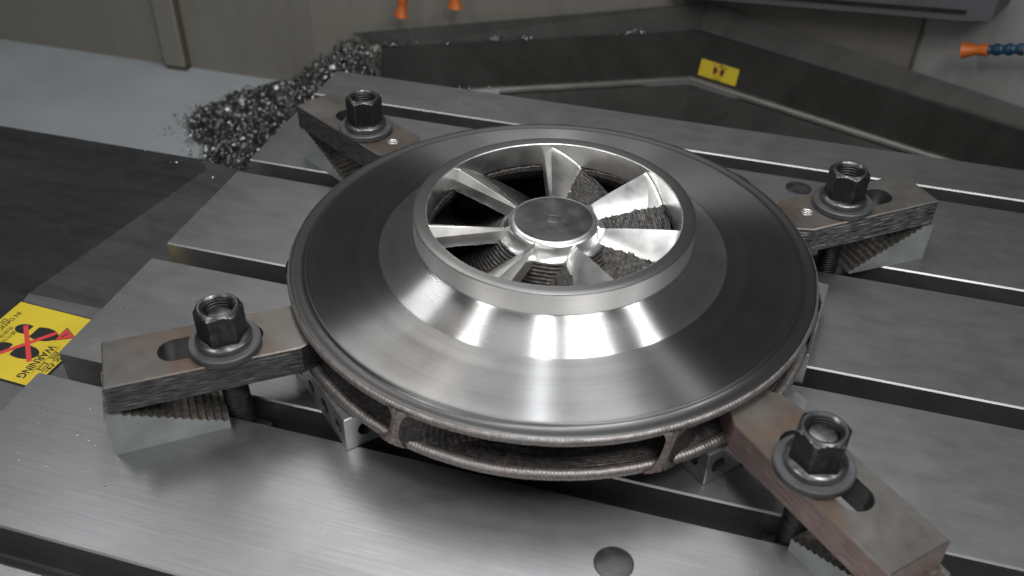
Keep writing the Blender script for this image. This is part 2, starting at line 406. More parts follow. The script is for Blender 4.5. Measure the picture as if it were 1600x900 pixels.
# ragged lower limit of the machined bore, then rough metal flaring out
def rag(a, j, r, z):
    if j == 0: return r, z
    k = mn.noise(Vector((math.cos(a)*9, math.sin(a)*9, 3)))*1.4+mn.noise(Vector((math.cos(a)*30, math.sin(a)*30, 5)))*.8
    return r+.35*math.sin(z*3.2)+.2*k, z+(k if j < 3 else 0)
us.lathe(up([(78.0, 71.5), (78.4, 70.4), (77.4, 69.8), (77.6, 67), (78.4, 64), (80.5, 60), (85, 56.4), (95, 54.2), (115, 53), (135, 52.2), (150, 51.6), (162.5, 51.2)]), N, 6, rf=rag)
us.build('upper_shroud', [M['cone'], M['face'], M['lip'], M['collar'], M['ringtop'], M['milled'], M['deposit']], imp, 30)
def bead(name, zc, hz, R0):
    m = MB(); n = 2320; amax = 62 if zc > 40 else 115; prof = arc(R0-2.6, zc, 1, -115, amax, 9)
    def rf(a, j, r, z):
        th = R(-115+(amax+115)*j/9)
        rib = math.sin(a*480+1.5*mn.noise(Vector((math.cos(a)*20, math.sin(a)*20, zc))))
        w = 1+.35*mn.noise(Vector((math.cos(a)*14, math.sin(a)*14, zc*.3)))
        k = 1+.024*rib*w+.06*mn.noise(Vector((math.cos(a)*45, math.sin(a)*45, j*.6)))
        return R0-2.9+3.4*k*math.cos(th)+.35*mn.noise(Vector((math.cos(a)*6, math.sin(a)*6, zc))), zc+hz*k*math.sin(th)
    m.lathe([(r, z+Z0) for r, z in prof], n, 0, rf=lambda a, j, r, z: (rf(a, j, r, z)[0], rf(a, j, r, z)[1]+Z0))
    return m.build(name, M['bead'], imp, 180)
bead('rim_bead', 53.7, 3.0, 164.2).name = 'rim_bead'
bead('rim_bead', 27.7, 3.35, 163.8)
# lower shroud and flaring hub, layered ridges
ls = MB()
ctrl = [(162.5, 30.0), (140, 30.6), (115, 31.6), (92, 34.5), (74, 39.5), (60, 46.5), (49, 54.5), (41, 61.5), (36, 66.5), (33.4, 69.6)]
dense = []
for (a, b) in zip(ctrl[:-1], ctrl[1:]):
    L = math.hypot(b[0]-a[0], b[1]-a[1]); k = max(2, int(L/.30))
    dense += [(a[0]+(b[0]-a[0])*i/k, a[1]+(b[1]-a[1])*i/k) for i in range(k)]
dense.append(ctrl[-1])
def rip(a, j, r, z):
    inner = min(1, max(0, (110-r)/50)); s = j*.30; ph = 2*PI*s/(1.5+.75*inner)+.9*mn.noise(Vector((math.cos(a)*5, math.sin(a)*5, s*.07)))
    amp = .20+.42*inner
    h = amp*(abs(math.sin(ph/2))*1.6-.8)+.25*mn.noise(Vector((r*.25*math.cos(a), r*.25*math.sin(a), s*.1)))
    return r+h*.6*inner, z+h*(1-.35*inner)
ls.lathe(up(dense), 300, 0, rf=rip)
ls.lathe(up([(40, 24.3), (120, 24.3), (160, 24.4), (162.5, 24.9)]), 300, 0)
ls.build('lower_shroud', M['deposit'], imp, 60)
hb = MB()
hb.lathe(up([(33.8, 69.2), (32.2, 69.9), (30.3, 71.6), (29.2, 73.6), (28.6, 75.4)]), 160, 1, rf=lambda a, j, r, z: (r, z+(0 if j else .8*mn.noise(Vector((math.cos(a)*8, math.sin(a)*8, 1))))))
hb.lathe(up([(28.6, 75.4), (28.2, 76.6), (27.3, 77.7), (26.0, 78.4), (24.3, 78.75)]), 160, 1)
hb.lathe(up([(24.3, 78.75), (23.6, 78.8), (14, 78.8), (4.6, 78.8)]), 160, 0)
hb.lathe(up([(4.6, 78.8), (4.35, 78.45), (4.0, 78.5), (3.6, 78.6), (.01, 78.6)]), 40, 0)
hb.build('hub', [M['hubtop'], M['milled']], imp, 35)
# seven inlet blades: machined upper part, rough lower part
NS, NR = 46, 90
def blade_pt(th0, u, s, low=0, rough=0):
    r = 27.5+(78.6-27.5)*u
    ztop = 75.6+(84.2-75.6)*u**.8
    da = R(15.2)*s; dz = (6.5+7.1*u)*(.68*s+.32*s*s)
    if s > 1: dz = (6.5+7.1*u)*(1+(s-1)*1.2)
    edge = .25*max(0, 1-s/.03)**2                       # rounded leading corner
    fil = 2.6*max(0, 1-u/.10)**2+2.2*max(0, (u-.95)/.05)**2*.6
    a = th0-da+R(1.5)*(1-u)
    z = ztop-dz-edge*2+fil*(0 if s < .02 else 1)
    if low: z = ztop-dz-(9.5+1.0*s)
    return r, a, z
for k in range(7):
    th0 = R(105.5-360/7*k); m = MB()
    smax = 3.1
    ss = [0, .015, .03, .06, .1]+[.1+.7*i/10 for i in range(1, 11)]+[.8+.4*i/20 for i in range(1, 21)]+[1.2+(smax-1.2)*i/50 for i in range(1, 51)]
    def lim_(u, k=k): return 1+.09*mn.noise(Vector((u*9, k*3.1, 0)))+.06*mn.noise(Vector((u*34, k*3.1, 7)))
    def P(i, j, th0=th0, k=k):
        u = i/(NR-1); s = ss[j]; r, a, z = blade_pt(th0, u, s)
        lim = lim_(u)
        if s > lim:
            q = min(1, (s-lim)/.05)
            z += q*(.55+.10*math.sin(s*60+2*mn.noise(Vector((u*6, s*2, k))))+.26*math.sin(r*4.2+mn.noise(Vector((u*9, s*6, k)))*2)+.22*mn.noise(Vector((r*1.3, s*16, k*5.0))))
        return (r*math.cos(a), r*math.sin(a), z+Z0)
    m.grid(P, NR, len(ss), mi=lambda i, j: 0 if ss[j] < lim_(i/(NR-1)) else 1)
    def PL(i, j, th0=th0):
        u = i/(NR-1); s = ss[j]; r, a, z = blade_pt(th0, u, s, 1); return (r*math.cos(a), r*math.sin(a), z+Z0)
    m.grid(lambda i, j: PL(NR-1-i, j), NR, len(ss), mi=1)
    def PF(i, j, th0=th0):      # leading face, bulged and filleted, ragged lower edge
        u = i/(NR-1); f = j/8; r, a, zt = blade_pt(th0, u, 0); r, a2, zl = blade_pt(th0, u, 0, 1)
        zc = zt-(.8+5.2*u); zb = zt-(9.0+4.0*u)              # slanted facet widening outward, then an upright face
        if f <= .5: off = (.5+3.6*u)*f/.5; zz = zt+(zc-zt)*f/.5
        else: off = .5+3.6*u+.9*(f-.5)/.5+.3*max(0, (f-.85)/.15)**2; zz = zc+(zb-zc)*(f-.5)/.5
        if j == 8: zz += .7*mn.noise(Vector((u*22, th0*5, 2)))
        a = a+off/r
        return (r*math.cos(a), r*math.sin(a), zz+Z0)
    m.grid(lambda i, j: PF(NR-1-i, j), NR, 9, mi=0)
    m.build('blade', [M['milled'], M['deposit']], imp, 22)
# seven outlet vanes between the shrouds
for k in range(7):
    th0 = -104.6+360/7*k; m = MB(); nt, nzv = 170, 14
    def wid(f, t=1): return 5.0+1.0*max(0, 1-t*8)+(7+5*max(0, 1-t*8))*abs(2*f-1)**3.2
    def P(i, j, side):
        t = i/(nt-1); f = j/(nzv-1); e_ = max(0, 1-t*12); z = 29.4-3.0*e_+(52.4-29.4+5.6*e_)*f
        r = 164.6-62*t**.92; a = R(th0+44*t-2.4*(1-f)*(1-t))
        q = Vector((r*math.cos(a), r*math.sin(a), 0)); tg = Vector((-math.sin(a), math.cos(a), 0)); rd = Vector((math.cos(a), math.sin(a), 0))
        d = (tg*.80-rd*1.05).normalized() if t > .02 else tg
        nrm = Vector((-d.y, d.x, 0)) if t > .02 else tg*-1
        nrm = (tg*-1).lerp(Vector((-d.y, d.x, 0)), min(1, t*6)).normalized()
        rr = (.55*math.sin(t*250+1.6*f+1.2*mn.noise(Vector((t*30, f*3, k)))))*min(1, t*25)+.5*mn.noise(Vector((t*20, f*5, k*4+side)))
        off = side*wid(f, t)/2+side*rr*.6
        v = q+nrm*off
        if t < .06: v -= rd*0
        return (v.x, v.y, z+Z0)
    m.grid(lambda i, j: P(i, j, -1), nt, nzv, mi=1)
    m.grid(lambda i, j: P(i, nzv-1-j, 1), nt, nzv, mi=1)
    ne = 14
    def PE(i, j):   # trailing end: rounded weld ends, heat tinted
        f = j/(nzv-1); w = i/(ne-1)*2-1
        A = Vector(P(0, j, -1)); B = Vector(P(0, j, 1)); v = A.lerp(B, i/(ne-1)); rd = Vector((v.x, v.y, 0)).normalized()
        v += rd*((1-w*w)*1.4+.35*math.sin(i*2.1+f*2)*(1-abs(w))+.45*mn.noise(Vector((i*.9, j*.9, k*3.0)))*(1-abs(w)))
        return tuple(v)
    m.grid(PE, ne, nzv, mi=0)
    m.build('vane', [M['heat'], M['deposit']], imp, 50)

# ------------------------------------------------------------------ clamping sets
def bar_outline(L, w, cx):
    h = w/2; return [(0, -h), (L-cx, -h), (L, -h+cx*.5), (L, h-cx*.5), (L-cx, h), (0, h)]
def slot(x0, x1, r, n=10):   # clockwise hole outline
    a = [(x1+r*math.sin(R(180*k/n)), r*math.cos(R(180*k/n))) for k in range(n+1)]
    b = [(x0-r*math.sin(R(180*k/n)), -r*math.cos(R(180*k/n))) for k in range(n+1)]
    return a+b
def clamp_bar(label, loc, rz, L, w, x0, x1, mt, ms, seed, hole=None, depth=.3):
    t = thing('clamp_bar', label, 'clamp bar', loc, R(rz), 'clamp bars around the impeller')
    m = MB(); H = 19.0; out = bar_outline(L, w, 22); holes = [slot(x0, x1, 9.3)]
    if hole: holes.append(circ(hole, 0, 4.4, 20, True))
    # caps and holes; the sawn sides are displaced grids
    ring = MB()
    ring.ngon_prism(out, holes, 0, H, 0, 1, .7, 2)
    # drop the smooth outer side quads (added right after the caps): rebuild them rough
    keep = []
    n = len(out)
    for f, mi in zip(ring.f, ring.m):
        vs = [ring.v[i] for i in f]
        outer = len(f) == 4 and all(any(abs(v[0]-o_[0]) < 1e-6 and abs(v[1]-o_[1]) < 1e-6 for o_ in out) for v in vs) and abs(vs[0][2]) < 1e-6
        keep.append(not outer)
    m.v = ring.v; m.f = [f for f, k in zip(ring.f, keep) if k]; m.m = [q for q, k in zip(ring.m, keep) if k]
    zt = H-.7
    for i in range(n):
        A = Vector((*out[i], 0)); B = Vector((*out[(i+1) % n], 0)); d = (B-A); ln = d.length; d.normalize(); nr = Vector((d.y, -d.x, 0))
        nu = max(4, int(ln/1.6)); nv = 25
        def P(a, b, A=A, B=B, nr=nr, nu=nu, nv=nv, i=i):
            q = A.lerp(B, a/(nu-1)); z = zt*b/(nv-1); e = 1 if 0 < b < nv-1 and 0 < a < nu-1 else 0
            g = .75*math.sin(z*2*PI/2.4+.8*mn.noise(Vector((a*.06, seed, i))))+.45*mn.noise(Vector((a*.12, z*1.3, seed+i)))+.3*mn.noise(Vector((a*.8, z*2.5, seed*2+i)))
            q = q+nr*(g-.8)*depth*e
            return (q.x, q.y, z)
        m.grid(P, nu, nv, mi=1)
    m.build('bar_body', [mt, ms, M['gaugehole']], t, 40)
    rim = MB()
    if hole:
        rim.grid(lambda i, j: ((lambda a, z, rr: (hole+rr*math.cos(a), rr*math.sin(a), z))(2*PI*i/40, 18.9-j*.25, 4.35-.55*(.5+.5*math.cos(2*PI*(j*.25/1.5+i/40))) if j else 4.5)), 40, 60, True, mi=0)
        rim.build('tapped_hole', M['milled'], t, 60)
    return t
BAR = dict(
 L=((75.5, -544.8, 30.0), 35.2), R=((504.6, -549.2, 30.0), 136.0), B=((518.3, -214.6, 30.0), 217.1), A=((52.2, -218.2, 30.0), -29.9))
clamp_bar('steel clamp bar with rust stains and empty slot end, beside the yellow warning sign', *BAR['L'], 128, 39.8, 38.5, 78.5, m_bartop('bar_top_stained', 1.3, .55), m_barside('bar_side_dark', 1.0, (.05, .05, .05), (.22, .22, .22), (.12, .11, .11), .2), 1.0, None, .38)
clamp_bar('front clamp bar with reddish sawn side and half-open slot, nearest the camera', *BAR['R'], 128, 39.6, 40.6, 80, m_bartop('bar_top_blotched', 4.1, .5), m_barside('bar_side_red', 3.0, (.25, .185, .17), (.46, .38, .36), (.33, .23, .205), .4), 3.0, None, .14)
clamp_bar('clamp bar with scaly black sawn side and tapped hole, at the far right', *BAR['B'], 126, 38.6, 36.4, 78, m_bartop('bar_top_brown', 7.7, .3), m_barside('bar_side_scaly', 5.0, (.03, .03, .03), (.42, .42, .42), (.05, .05, .05), .25), 5.0, 96, .42)
clamp_bar('clamp bar with fine sawn lines and tapped hole, beside the heap of chips', *BAR['A'], 126, 40.0, 40.7, 80, m_bartop('bar_top_tan', 2.9, .25), m_barside('bar_side_lined', 8.0, (.05, .05, .053), (.20, .20, .21), (.11, .11, .115), .3), 8.0, 98, .36)

def nut_r(a, rot):
    b = (a-rot) % R(60)-R(30)
    return min(12/math.cos(b), 13.55)
def clamp_set(key, x, y, rot, studtop, desc, wl=None):
    # washer
    m = MB(); m.lathe([(8.8, 0), (19.4, 0), (20.2, .8), (20.2, 4.0), (19.5, 4.8), (14, 4.8), (8.8, 4.8), (8.8, 0)], 72)
    w = m.build('washer', M['washer'], None, 30, (x, y, 49.0)); tag(w, 'wide dark grey washer under the nut '+desc, 'washer', 'washers on the clamp bars')
    t = thing('flange_nut', 'black hexagonal flange nut '+desc, 'nut', (x, y, 53.8), 0, 'flange nuts on the clamp bars')
    m = MB(); n = 180; H = 24.2
    zs = [4.6, 5.4, 8, 12, 16, 19, 20, 20.6, 21.2, 21.8, 22.4, 23.0, 23.5, 23.9, H]
    def P(i, j):
        a = 2*PI*i/n; z = zs[j]; r = min(nut_r(a, rot), 10.9+(H-z)*1.35) if j else nut_r(a, rot)+.3
        return (r*math.cos(a), r*math.sin(a), z)
    m.grid(P, n, len(zs), True)
    m.grid(lambda i, j: ((lambda a, r, z: (r*math.cos(a), r*math.sin(a), z))(2*PI*i/n, (10.9, 9.9, 8.7)[j], (H, H-.05, H-1.3)[j])), n, 3, True)
    m.build('hex_body', M['nut'], t, 28)
    m = MB(); m.lathe([(8.8, .05), (15.0, .05), (15.7, .6), (15.7, 3.0), (15.3, 3.6), (13.6, 4.5), (11, 5.2)], 90); m.build('flange', M['nut'], t, 30)
    m = MB(); m.grid(lambda i, j: ((lambda a, z: ((8.7-.75*(.5+.5*math.cos(2*PI*(z/2.0+i/48))) if j else 8.7)*math.cos(a), (8.7-.75*(.5+.5*math.cos(2*PI*(z/2.0+i/48))) if j else 8.7)*math.sin(a), z))(2*PI*i/48, H-1.3-j*.3)), 48, 66, True)
    m.build('inner_thread', M['thread'], t, 60)
    s = thing('threaded_stud', 'threaded stud in the nut '+desc, 'stud', (x, y, -36), 0, 'studs of the clamping sets')
    m = MB(); h = studtop+36; nj = int(h/.42)
    m.grid(lambda i, j: ((lambda a, z: ((7.75-.7*(.5+.5*math.cos(2*PI*(z/2.0-i/40))))*math.cos(a), (7.75-.7*(.5+.5*math.cos(2*PI*(z/2.0-i/40))))*math.sin(a), z))(2*PI*i/40, 8+(h-8.8)*j/(nj-1))), 40, nj, True, mi=0)
    m.lathe([(7.4, h-.8), (6.4, h), (.01, h)], 40, 1)
    m.build('shank', [M['thread'], M['studend']], s, 60)
    m = MB(); m.box(-15, 15, -16, 16, -6, 8, 1); m.box(-15, 15, -8.6, 8.6, 8, 20, .8); m.build('slot_nut', M['nut'], s)
clamp_set('L', 132.5, -510.5, R(36), 72.5, 'on the rust-stained bar beside the yellow warning sign')
clamp_set('R', 455.0, -508.6, R(17), 74, 'on the reddish front bar nearest the camera')
clamp_set('B', 464.3, -256.5, R(50), 67, 'on the scaly black-sided bar at the far right')
clamp_set('A', 110.8, -256.5, R(22), 61, 'on the bar beside the heap of chips')

def step_block(label, loc, rz, L, w, h0, h1, n=13, flat=9):
    # local x: from the high rear end to the low tip; local y: away from the camera
    t = thing('step_block', label, 'step block', loc, R(rz), 'step blocks under the clamp bars')
    pts = [(0, 0), (L, 0), (L, h1)]
    sx = (L-flat)/n; sz = (h0-h1)/n
    for k in range(n): pts += [(L-(k+.72)*sx, h1+k*sz-.25*sz), (L-(k+1.0)*sx, h1+(k+1)*sz)]
    pts.append((0, h0))
    m = MB(); N_ = len(pts)
    lists = [[Vector((x, z, 0)) for x, z in pts]]
    tris = tessellate_polygon(lists)
    for yy, front in ((0, True), (w, False)):
        fs = []
        for tr_ in tris:
            a, b, c = (lists[0][i] for i in tr_); ccw = (b-a).cross(c-a).z > 0
            fs.append(list(tr_) if ccw == front else list(tr_)[::-1])
        m.add([(x, yy, z) for x, z in pts], fs, 0)
    ny = 9
    for i in range(N_):
        a, b = pts[i], pts[(i+1) % N_]; top = 2 <= i < N_-1
        def P(u, v, a=a, b=b, top=top):
            q = (a[0]+(b[0]-a[0])*u, a[1]+(b[1]-a[1])*u); yy = w*v/(ny-1)
            dz = .35*mn.noise(Vector((q[0]*.5, yy*.35, rz))) if top and 0 < v < ny-1 else 0
            return (q[0], yy, q[1]+dz)
        m.grid(P, 2, ny, mi=1 if top else 0)
    m.build('block_body', [M['stepside'], M['stepface']], t)
step_block('pale step block with grimy teeth under the rust-stained bar beside the yellow sign', (84.9, -564.6, 0), 36.6, 63.5, 39, 29.7, 6)
step_block('step block with toothed slope under the scaly black-sided bar at the far right', (531.5, -230.8, 0), 214.6, 62.5, -37, 29.7, 3)
step_block('step block with grimy teeth under the bar beside the heap of chips', (40.5, -232.9, 0), -30.3, 58, 37, 29.7, 3)
step_block('chipped pale step block under the reddish front bar nearest the camera', (497.5, -564.5, 0), 136.0, 62, -37, 29.7, 9)

def gauge_block(label, loc, rz, lx, ly, h, hx, hy, top=True):
    # drilled setup block: loc is the corner, local x along lx, local y along ly
    t = thing('setup_block', label, 'setup block', loc, R(rz), 'drilled setup blocks under the impeller')
    m = MB()
    def face(o, u, v, w, hh, holes):
        o = Vector(o); u = Vector(u); v = Vector(v); nrm = u.cross(v); e = .5
        out = [(e, e), (w-e, e), (w-e, hh-e), (e, hh-e)]
        hl = [circ(cx, cy, r, 22, True) for cx, cy, r in holes]
        lists = [[Vector((*q, 0)) for q in out]]+[[Vector((*q, 0)) for q in h_] for h_ in hl]
        flat = [q for l in lists for q in l]; fs = []
        for tr_ in tessellate_polygon(lists):
            a, b, c = (flat[i] for i in tr_); fs.append(list(tr_) if (b-a).cross(c-a).z > 0 else list(tr_)[::-1])
        m.add([o+u*q.x+v*q.y for q in flat], fs, 0)
        for h_ in hl:
            n = len(h_); A = [o+u*x+v*y for x, y in h_]; B = [q-nrm*13 for q in A]
            m.add(A+B, [[i, (i+1) % n, n+(i+1) % n, n+i][::-1] for i in range(n)]+[[n+i for i in range(n)]], 1)
    hs = lambda L, n: [(L*(k+.5)/n, h*.5, 5.0 if k % 2 == 0 else 4.0) for k in range(n)]
    face((0, 0, 0), (1, 0, 0), (0, 0, 1), lx, h, hs(lx, hx)); face((lx, ly, 0), (-1, 0, 0), (0, 0, 1), lx, h, hs(lx, hx))
    face((lx, 0, 0), (0, 1, 0), (0, 0, 1), ly, h, hs(ly, hy)); face((0, ly, 0), (0, -1, 0), (0, 0, 1), ly, h, hs(ly, hy))
    face((0, 0, h), (1, 0, 0), (0, 1, 0), lx, ly, [(lx*.2, ly*.25, 4.5), (lx*.8, ly*.25, 4.5), (lx*.5, ly*.5, 4.5), (lx*.2, ly*.75, 4.5), (lx*.8, ly*.75, 4.5)] if top else [])
    # edge strips (small chamfers)
    e = .5
    def strip(a, b, c, d): m.add([a, b, c, d], [[0, 1, 2, 3]], 0)
    for (x0, y0, x1, y1, dx, dy) in ((0, 0, lx, 0, 0, 1), (lx, 0, lx, ly, -1, 0), (lx, ly, 0, ly, 0, -1), (0, ly, 0, 0, 1, 0)):
        ux, uy = (x1-x0), (y1-y0); l = math.hypot(ux, uy); ux, uy = ux/l*e, uy/l*e
        strip((x0+ux, y0+uy, h-e), (x1-ux, y1-uy, h-e), (x1-ux+dx*e, y1-uy+dy*e, h), (x0+ux+dx*e, y0+uy+dy*e, h))
        strip((x1-ux, y1-uy, e), (x1+dx*e, y1+dy*e, e), (x1+dx*e, y1+dy*e, h-e), (x1-ux, y1-uy, h-e))
    m.build('block_body', [M['gauge'], M['gaugehole']], t)
gauge_block('drilled steel setup block under the rim, beside the rust-stained bar', (207.8, -524.3, 0), 48.5, 50.8, 76.2, 24.2, 2, 4, False)
gauge_block('drilled steel setup block under the rim, left of the reddish front bar', (405.4, -491.4, 0), 49.0, 50.8, 44, 24.2, 3, 2, False)
gauge_block('drilled setup block peeking out behind the reddish front bar', (454.2, -433.4, 0), 133.0, 76.2, 50.8, 24.2, 3, 3)
gauge_block('setup block corner showing at the right edge of the rim', (463.0, -317.0, 0), 173.0, 50.8, 76.2, 24.2, 2, 3, False)

# ------------------------------------------------------------------ warning signs
def text_mesh(name, s, size, mat, parent, loc, align='LEFT', bold=0, sx=1):
    cu = bpy.data.curves.new(name, 'FONT'); cu.body = s; cu.size = size*K; cu.offset = bold*K; cu.align_x = align; cu.align_y = 'CENTER'
    ob = bpy.data.objects.new(name, cu); C.objects.link(ob)
    dg = bpy.context.evaluated_depsgraph_get(); me = bpy.data.meshes.new_from_object(ob.evaluated_get(dg))
    bpy.data.objects.remove(ob); me.materials.clear(); me.materials.append(mat)
    o = bpy.data.objects.new(name, me); C.objects.link(o); o.parent = parent; o.location = Vector(loc)*K; o.scale.x = sx; return o
def sign(label, loc, mtx, w, h, small=False):
    t = thing('warning_sign', label, 'sign', loc); t.matrix_world = Matrix.Translation(Vector(loc)*K) @ mtx.to_4x4()
    m = MB(); m.box(0, w, 0, h, 0, .3); m.build('border', M['ink'], t)
    m = MB(); m.box(1.1, w-1.1, 1.1, h-1.1, .3, .45); m.build('face', M['yellow'], t)
    z = .55; k = w/74
    def flat(name, pts, mat, zz=z):
        q = MB(); q.add([(x, y, zz) for x, y in pts], [list(range(len(pts)))]); return q.build(name, mat, t)
    def sole(cx, cy, flip):
        def ell(ox, oy, a, b, y0=-2, y1=2):
            return [(cx+(ox+a*math.cos(2*PI*i/28))*k, cy+max(y0*b, min(y1*b, b*math.sin(2*PI*i/28)))*k+oy*k) for i in range(28)]
        flat('footprint', ell(0, 4.2, 6.8, 12.2, -.62), M['ink']); flat('footprint', ell(-flip*.6, -11.5, 5.0, 8.0, -2, .45), M['ink'])
    return t, flat, sole, k, z
# local sign axes: reading direction = world -Y, up = world +X
ang = R(2.5)
mx = Matrix(((math.sin(ang)*-1, math.cos(ang), 0), (-math.cos(ang), -math.sin(ang), 0), (0, 0, 1)))
t, flat, sole, k, z = sign('yellow warning sign with crossed-out footprints lying beside the table end', (-110.9, -415.2, -49.6), mx, 75, 74)
sole(26.5, 37.5, 1); sole(46.5, 37.5, -1)
def bar(x0, y0, x1, y1, wd, mat, zz):
    d = Vector((x1-x0, y1-y0)).normalized(); n = Vector((-d.y, d.x))*wd/2
    flat('cross_stroke', [(x0-n.x, y0-n.y), (x1-n.x, y1-n.y), (x1+n.x, y1+n.y), (x0+n.x, y0+n.y)], mat, zz)
bar(22.5, 23.5, 53.5, 52.5, 3.4, M['red'], .62); bar(53.5, 27, 22, 50.5, 3.4, M['red'], .68)
flat('hazard_triangle', [(14.5, 53.4), (29.8, 53.4), (22.2, 66.6)], M['ink']); flat('hazard_triangle', [(15.6, 54.1), (28.7, 54.1), (22.2, 65.4)], M['red'], .6)
bar(20.0, 58.6, 25.0, 56.6, 1.0, M['ink'], .66)
text_mesh('lettering', 'WARNING', 9.0, M['ink'], t, (34.5, 57.2, z), 'LEFT', .18, .80)
text_mesh('lettering', '警告', 10.5, M['ink'], t, (36.5, 66.8, z), 'LEFT', .0, 1.15)
flat('rule', [(33, 62.0), (63, 62.0), (63, 62.4), (33, 62.4)], M['ink'])
text_mesh('lettering', '請勿站立於', 4.6, M['ink'], t, (30, 20.5, z), 'LEFT', 0, 1.0)
text_mesh('lettering', '危險區域內', 4.6, M['ink'], t, (27, 15.0, z), 'LEFT', 0, 1.0)
text_mesh('lettering', 'IN DANGER OF', 5.6, M['ink'], t, (11.5, 9.2, z), 'LEFT', .08, .95)
text_mesh('lettering', 'DO NOT', 5.6, M['ink'], t, (21, 3.6+1.2, z), 'LEFT', .08, .95)
# far sign on the trough slope
A_, B_, D_ = Vector(T0[1]), Vector(T0[2]), Vector(T1[1])
ex = (B_-A_).normalized(); ny_ = ex.cross(D_-A_).normalized(); ey = ny_.cross(ex)
mx2 = Matrix((ex, ey, ny_)).transposed()
SW, SH = 59.3, 25.0
t, flat, sole, k, z = sign('small yellow warning sign stuck on the dark trough behind the table', tuple(A_+ex*8.5+ey*3.2+ny_*.8), mx2, SW, SH)
k = SH/62; ox = SW*.5-30*k
def sole2(cx, cy):
    for oy, a, b in ((3, 8, 9.5), (-8, 6.5, 6)):
        flat('footprint', [(ox+(cx+a*math.cos(2*PI*i/20))*k, (cy+oy+b*math.sin(2*PI*i/20))*k) for i in range(20)], M['ink'])
sole2(17, 33); sole2(43, 33)
bar(ox+12*k, 22*k, ox+48*k, 44*k, 1.6*k, M['red'], .62); bar(ox+48*k, 22*k, ox+12*k, 44*k, 1.6*k, M['red'], .68)
flat('hazard_triangle', [(ox+6*k, 49*k), (ox+18*k, 49*k), (ox+12*k, 59*k)], M['red'])
text_mesh('lettering', 'WARNING', 8*k, M['ink'], t, (ox+24*k, 49.5*k, z), 'LEFT', .1, .9); text_mesh('lettering', '警告', 8*k, M['ink'], t, (ox+26*k, 56.5*k, z))
text_mesh('lettering', 'DO NOT', 5*k, M['ink'], t, (ox+30*k, 12*k, z), 'CENTER', .05); text_mesh('lettering', 'IN DANGER OF', 5*k, M['ink'], t, (ox+30*k, 6*k, z), 'CENTER', .05)

# ------------------------------------------------------------------ things on the enclosure walls
t = thing('wall_post', 'beige boxed post on the enclosure wall above the pale chute floor', 'post', (-385, 216, -176))
m = MB(); m.box(-17, 15, -12, 0, 0, 236, 2); m.build('post_body', M['wall'], t)
m = MB(); m.box(-14, 17, -13, 0, -3.5, -.5, .5); m.build('end_cap', M['seam'], t)
m = MB(); m.box(15.5, 17.5, -9, 0, 2, 236, .3); m.build('edge_gap', M['seam'], t)
m = MB(); d_ = (Vector(T2[2])-Vector(T2[1])).normalized(); 
m.grid(lambda i, j: (seam.x+4+(-1.6 if j else 1.6)+1.5*mn.noise(Vector((i*.4, 0, 0))), seam.y+9.5+(.7 if j else -.7), -140+i*10), 20, 2); o = m.build('wall_seam', M['seam']); tag(o, 'dark stained vertical joint between the beige and grey wall panels', 'wall joint')
# dark panel hanging in front of the wall, upper right
t = thing('dark_panel', 'dark grey sheet panel hanging at the top right in front of the wall', 'panel', (0, 0, 0))
a0 = Vector((260, 405, -72)); a1 = Vector((597, 259, -5)); a2 = Vector((622, 247, 3)); up_ = Vector((8, 14, 260)); bk = Vector((25, 60, 0))
m = MB(); vs = [a0, a1, a2, a2+up_, a1+up_, a0+up_]; m.add(vs+[v+bk for v in vs], [[0, 1, 2, 3, 4, 5], [11, 10, 9, 8, 7, 6]]+[[(i+1) % 6, i, 6+i, 6+(i+1) % 6] for i in range(6)])
m.build('panel_sheet', M['panel'], t)
m = MB(); l0 = a0+Vector((0, -1.5, 8)); l1 = a1+Vector((0, -1.5, 8)); m.add([l0, l1, l1+Vector((0, -.5, 5)), l0+Vector((0, -.5, 5))], [[0, 1, 2, 3]]); m.build('panel_fold', M['blackcover'], t)
# coolant nozzles
def nozzle(label, tip, dirv, segs, sc=1.0):
    d = Vector(dirv).normalized(); q = d.to_track_quat('Z', 'Y')
    t = thing('coolant_nozzle', label, 'nozzle', tip, 0, 'coolant nozzles on the enclosure wall'); t.rotation_mode = 'QUATERNION'; t.rotation_quaternion = q
    m = MB(); m.lathe([(2.5*sc, 1*sc), (9.5*sc, 0), (10*sc, .5*sc), (8.4*sc, 6*sc), (6.2*sc, 15*sc), (6.6*sc, 20*sc), (7.6*sc, 25*sc), (7.4*sc, 29*sc), (5*sc, 30*sc)], 28, 0, rf=lambda a, j, r, z: (r*(1+.25*math.cos(a)**2*(1 if j < 4 else 0)), z))
    m.build('nozzle_tip', M['orange'], t, 35)
    for k in range(segs):
        m = MB(); z0 = (29+k*13.5)*sc
        m.lathe([(4.5*sc, z0), (6.2*sc, z0+1*sc), (5.2*sc, z0+4*sc), (6.0*sc, z0+6*sc), (7.6*sc, z0+9*sc), (7.2*sc, z0+13*sc), (5*sc, z0+14*sc)], 24)
        m.build('hose_segment', M['orange'] if (segs > 3 and k == 3) else M['blue'], t, 35)
nozzle('orange coolant nozzle on a blue jointed hose at the right wall', (609, 274, -44), (56, -24, 19), 6, .92)
nozzle('orange nozzle tip with blue hose hanging at the upper left of the trough', (-61, 241, -76), (.12, .1, 1), 3, .85)
nozzle('orange nozzle tip just entering at the top edge, above the trough', (1, 271, -69), (.05, .1, 1), 3, .85)

